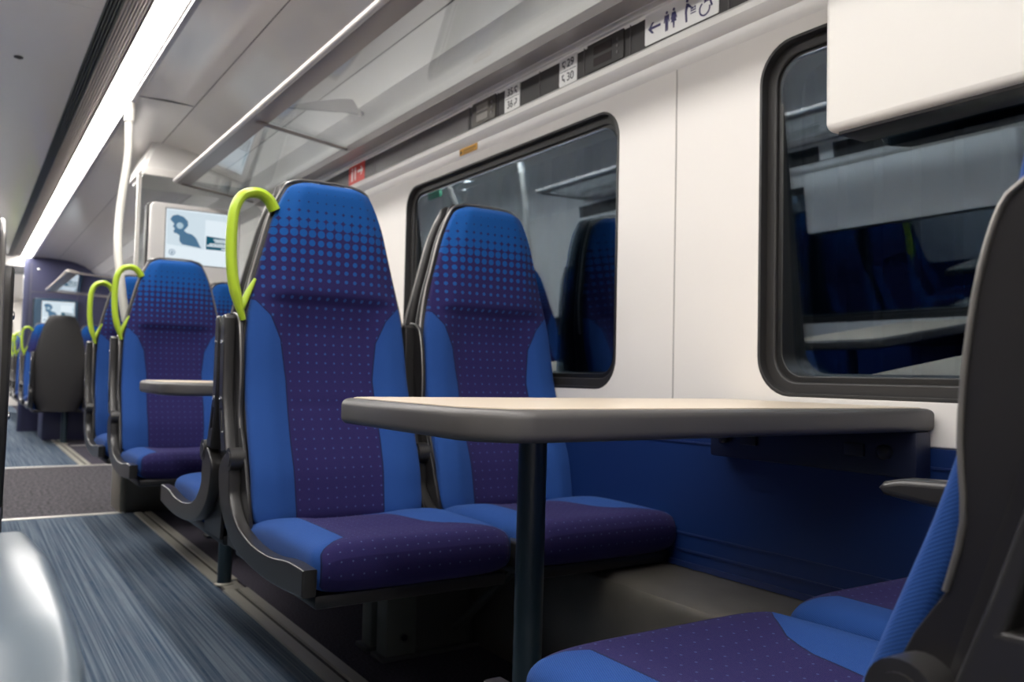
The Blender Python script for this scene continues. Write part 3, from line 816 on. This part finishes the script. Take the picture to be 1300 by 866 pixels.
# ------------------------------------------------------------------ screens
def monitor(x, y, z, w, h, casing, label, s=1.0, body=True):
    t = thing('information_screen', label, 'screen', (x, y, z))
    bm = bmesh.new()
    link('casing', bake(plate([rrect(0, w, 0, h, .028)], .022, bev=.010), frontal(0, .0, 0)), casing, t)
    link('back_housing', bake(plate([rrect(-.012, w+.006, -.008, h+.004, .028)], .035, bev=.008), frontal(0, .055, 0)), dark_plastic, t)
    if body: link('mount_arm', boxes_me([(w*.45, w*.55, .03, .16, h*.3, h*.7)]), alu, t)
    sx0, sx1, sz0, sz1 = (.082*s, w-.04*s, .105*s, h-.03*s)
    yf = -.0225
    link('screen_bezel', boxes_me([(sx0-.004, sx1+.004, yf-.001, yf+.002, sz0-.004, sz1+.004)]), sign_black, t)
    sc = link('display', boxes_me([(sx0, sx1, yf-.002, yf, sz0, sz1)]), scr_white, t)
    W_, H_ = sx1-sx0, sz1-sz0
    def px(pts): return [(sx0+a*W_, sz0+b*H_) for a, b in pts]
    def gfx(nm, pts, m, d=.0030):
        link(nm, bake(plate([px(pts)], .0003), frontal(0, yf-d, 0)), m, sc)
    head = [(.06, .80), (.09, .87), (.16, .90), (.25, .87), (.31, .80), (.32, .72), (.29, .66), (.26, .62), (.30, .58), (.38, .56), (.44, .50), (.50, .36), (.52, .32), (.24, .36), (.20, .42), (.20, .52), (.16, .55), (.12, .56), (.11, .60), (.13, .63), (.10, .68), (.12, .72), (.09, .76)]
    gfx('portrait_figure', head, scr_blue)
    gfx('portrait_ear', [(.20+.05*math.cos(q*PI/8), .70+.06*math.sin(q*PI/8)) for q in range(16)], scr_dim, .0037)
    gfx('text_panel', [(.59, .31), (.97, .31), (.97, .53), (.59, .56)], scr_teal)
    gfx('panel_edge', [(.955, .56), (.972, .56), (.972, .84), (.955, .84)], scr_cyan)
    for i, (a, z_) in enumerate(((.70, .49), (.72, .455), (.64, .405), (.60, .37), (.82, .325))):
        gfx('text_line', [(a, z_), (.955, z_), (.955, z_+.022), (a, z_+.022)], scr_light, .0037)
    gfx('pale_field', [(.02, .34), (.02, .97), (.98, .97), (.98, .86), (.57, .86), (.57, .30)], screen_mat('screen_pale', (.68, .80, .88), .9), .0022)
    link('info_ring', bake(plate([px([(.10+.045*math.cos(q*PI/10), .20+.055*math.sin(q*PI/10)) for q in range(20)]), list(reversed(px([(.10+.034*math.cos(q*PI/10), .20+.043*math.sin(q*PI/10)) for q in range(20)])))], .0003), frontal(0, yf-.003, 0)), scr_blue, sc)
    gfx('info_letter', [(.088, .17), (.112, .17), (.112, .22), (.088, .22)], scr_blue)
    return t
monitor(.823, 4.97, 1.256, .492, .440, mat('casing_white', (.62, .60, .58), .3), 'hanging white-cased passenger information screen above the second table seats')
monitor(.66, YE-.06, 1.16, .47, .42, mat('casing_teal', (.02, .06, .11), .3), 'small glowing information screen on the navy end wall above the black seat back', body=False)

# ------------------------------------------------------------------ white wall cabinet over the second window
wc = thing('wall_cabinet', 'big plain white cabinet with rounded corner hanging over the right-hand window', 'cabinet', (1.5, 0, 1.262))
link('cabinet_body', bake(plate([rrect(-1.045, .1, 0, .42, .022)], .046, bev=.016, seg=4), wallR(0, 0, -.052)), mat('cabinet_white', (.64, .62, .585), .35), wc)
link('underside_shade', box_me(-.085, -.002, -.08, 1.02, -.006, .012, bev=.002), dark_plastic, wc)  # dark sheet standing in for the shade beneath the cabinet
wc = thing('wall_cabinet', 'white cabinet on the opposite wall, seen only mirrored in the right-hand window', 'cabinet', (XL, 1.9, 1.25))
link('cabinet_body', box_me(.008, .10, 0, 1.15, 0, .34, bev=.014), white_gloss, wc)
link('underside_shade', box_me(.008, .09, .02, 1.13, -.006, .012, bev=.002), dark_plastic, wc)  # shade below the opposite cabinet, built as a dark sheet too

# ------------------------------------------------------------------ signs on the frieze
SX = 1.4948
def sign(nm, label, cat, y0, y1, z0, z1, m, r=.004, x=SX):
    t = thing(nm, label, cat, (x, (y0+y1)/2, (z0+z1)/2)); w = abs(y0-y1)/2; h = (z1-z0)/2
    link('sign_plate', bake(plate([rrect(-w, w, -h, h, r)], .001), wallR(0, 0, 0)), m, t)
    return t, w, h
def put(t, nm, splines, m, d=.0016):
    link(nm, bake(plate(splines, .0004), wallR(0, 0, -d)), m, t)
t, w_, h_ = sign('toilet_sign', 'white sign with arrow, man, woman, baby-change and wheelchair symbols on the frieze', 'sign', 1.412, 1.675, 1.662, 1.744, sign_white)
hh = h_*2
def arrow_left(cx, cy, s, th):
    return [(cx-s, cy), (cx-s*.35, cy+s*.62), (cx-s*.05, cy+s*.62), (cx-s*.45, cy+th), (cx+s, cy+th), (cx+s, cy-th), (cx-s*.45, cy-th), (cx-s*.05, cy-s*.62), (cx-s*.35, cy-s*.62)]
put(t, 'arrow', [arrow_left(-.095, 0, .024, .0035)], sign_navy)
def man(cx, s=1.0):
    return [circ(cx, .022*s, .0042*s, 12)], [[(cx-.008, .016), (cx+.008, .016), (cx+.0105, -.003), (cx+.008, -.004), (cx+.0055, .008), (cx+.005, -.026), (cx+.001, -.026), (cx, -.006), (cx-.001, -.026), (cx-.005, -.026), (cx-.0055, .008), (cx-.008, -.004), (cx-.0105, -.003)]]
h1, b1 = man(-.048); put(t, 'man_symbol', h1+b1, sign_navy)
cx = -.022
put(t, 'woman_symbol', [circ(cx, .022, .0042, 12), [(cx-.006, .016), (cx+.006, .016), (cx+.0115, -.001), (cx+.009, -.002), (cx+.005, .008), (cx+.0095, -.010), (cx+.003, -.010), (cx+.002, -.026), (cx-.002, -.026), (cx-.003, -.010), (cx-.0095, -.010), (cx-.005, .008), (cx-.009, -.002), (cx-.0115, -.001)]], sign_navy)
cx = .026
put(t, 'baby_change_symbol', [circ(cx, .026, .0045, 12), [(cx-.003, .020), (cx+.004, .018), (cx+.018, .004), (cx+.016, .001), (cx+.003, .009), (cx-.001, -.003), (cx+.001, -.028), (cx-.005, -.028), (cx-.008, 0)], [(cx+.012, -.003), (cx+.030, -.003), (cx+.030, -.006), (cx+.012, -.006)], circ(cx+.027, .002, .003, 10), [(cx+.012, .002), (cx+.022, .004), (cx+.022, -.001), (cx+.012, -.001)], [(cx+.012, -.010), (cx+.030, -.010), (cx+.030, -.0125), (cx+.012, -.0125)]], sign_navy)
cx = .089
put(t, 'wheelchair_symbol', [[(a_, b_-.006) for a_, b_ in q_] for q_ in [circ(cx-.004, .028, .0048, 12), [(cx-.006, .021), (cx-.001, .021), (cx+.0005, .006), (cx+.013, .006), (cx+.019, -.010), (cx+.024, -.008), (cx+.017, .010), (cx+.001, .010), (cx+.001, .013), (cx+.010, .013), (cx+.010, .016), (cx, .016), (cx-.004, .004)]]], sign_navy)
ring = [(cx-.003+.019*math.cos(math.radians(a)), -.009+.019*math.sin(math.radians(a))) for a in range(120, 375, 12)]
ring2 = [(cx-.003+.0148*math.cos(math.radians(a)), -.009+.0148*math.sin(math.radians(a))) for a in range(372, 118, -12)]
put(t, 'wheel_symbol', [[(a_, b_-.006) for a_, b_ in ring+ring2]], sign_navy)
def seat_icon(cx, cy, s, flip=1, win=False):
    o = [[(cx-.009*flip*s, cy+.012*s), (cx-.005*flip*s, cy+.012*s), (cx-.003*flip*s, cy-.002*s), (cx+.006*flip*s, cy-.002*s), (cx+.008*flip*s, cy-.013*s), (cx+.004*flip*s, cy-.013*s), (cx+.003*flip*s, cy-.006*s), (cx-.006*flip*s, cy-.006*s)], circ(cx-.001*flip*s, cy+.011*s, .0028*s, 8)]
    if win: o.append([(cx+.002*s, cy+.013*s), (cx+.010*s, cy+.013*s), (cx+.010*s, cy+.004*s), (cx+.008*s, cy+.004*s), (cx+.008*s, cy+.011*s), (cx+.002*s, cy+.011*s)])
    return o
def seatno(a, b, y0, y1, label, flip):
    t, w_, h_ = sign('seat_number_sign', label, 'sign', y0, y1, 1.6585, 1.7445, sign_white, .003)
    put(t, 'divider', [[(-w_*.92, .0006), (w_*.92, .0006), (w_*.92, -.0006), (-w_*.92, -.0006)]], sign_black)
    q = 1 if not flip else -1
    for s_, zz in ((a, .021), (b, -.021)):
        m_ = text_me(s_, .036); mx = wallR(-q*.012, zz-.001, -.0016)
        link('seat_number', bake(m_, mx), sign_black, t)
    put(t, 'window_seat_symbol', seat_icon(-q*.022, .020, .9, 1, True), sign_black)
    put(t, 'aisle_seat_symbol', seat_icon(-q*.022, -.021, .9, q), sign_black)
seatno('29', '30', 1.975, 2.063, 'white sign numbered 29 over 30 on the frieze, nearer the toilet sign', False)
seatno('35', '36', 2.283, 2.375, 'white sign numbered 35 over 36 on the frieze, above the near window', True)
def reserve(y0, y1, label, m):
    t = thing('reservation_display', label, 'display', (SX, (y0+y1)/2, 1.7025)); w = abs(y1-y0)/2
    link('housing', bake(plate([rrect(-w, w, -.041, .041, .002)], .0015), wallR(0, 0, 0)), m, t)
    for zz in (.016, -.018):
        link('display_window', bake(plate([rrect(-w*.62, w*.36, zz-.012, zz+.012, .001)], .0008), wallR(0, 0, -.0018)), display_glass if m is frieze_dark else mat('display_pale', (.30, .28, .25), .2), t)
    for zz in (.018, 0, -.018):
        link('indicator', bake(plate([circ(w*.68, zz, .0045, 14)], .0012), wallR(0, 0, -.002)), mat('indicator_grey', (.14, .13, .13), .3), t)
reserve(1.762, 1.925, 'dark reservation display on the frieze, left of the toilet sign', frieze_dark)
reserve(2.432, 2.590, 'pale-windowed reservation display on the frieze, left of the 35 and 36 sign', mat('display_housing', (.09, .08, .07), .25))
t, w_, h_ = sign('exit_pictogram_sign', 'small red sign with white figure and arrow at the far end of the frieze', 'sign', 3.565, 3.75, 1.655, 1.746, red, .004)
put(t, 'arrow', [[(-a, b) for a, b in arrow_left(-.045, .006, .032, .005)]], sign_white)
put(t, 'figure', [circ(-.05, .026, .006, 10), [(-.058, .016), (-.044, .016), (-.042, -.03), (-.060, -.03)]], sign_white)
put(t, 'door_mark', [[(-.02, .03), (-.008, .03), (-.008, -.03), (-.02, -.03)]], sign_white)
t, w_, h_ = sign('warning_sticker', 'small yellow warning sticker above the near window frame', 'sticker', 2.55, 2.675, 1.574, 1.598, yellow, .002, x=1.4925)
put(t, 'warning_triangle', [[(-w_+.004, -.006), (-w_+.020, -.006), (-w_+.012, .008)]], sign_black)
put(t, 'text_line', [[(-w_+.03, .004), (w_-.008, .004), (w_-.008, -.001), (-w_+.03, -.001)], [(-w_+.03, -.005), (w_-.02, -.005), (w_-.02, -.008), (-w_+.03, -.008)]], mat('sticker_ink', (.25, .12, .01), .5))
es_ = thing('exit_notice', 'green lit notice hanging from the vestibule ceiling, mirrored at the top of the near window', 'sign', (-.2, 6.05, 1.99))
link('sign_box', box_me(-.012, .012, -.10, .10, -.03, .03, bev=.003), green, es_)
link('hanger', boxes_me([(-.004, .004, -.06, -.05, .03, .08), (-.004, .004, .05, .06, .03, .08)]), alu, es_)
for q, (y, lb) in enumerate(((2.95, 'nearer'), (3.25, 'farther'))):
    t = thing('seat_number_sign', lb+' white seat number sign on the opposite wall, mirrored in the right-hand window', 'sign', (XL+.004, y, 1.70))
    link('sign_plate', bake(plate([rrect(-.045, .045, -.043, .043, .003)], .001), wallL(0, 0, 0)), sign_white, t)
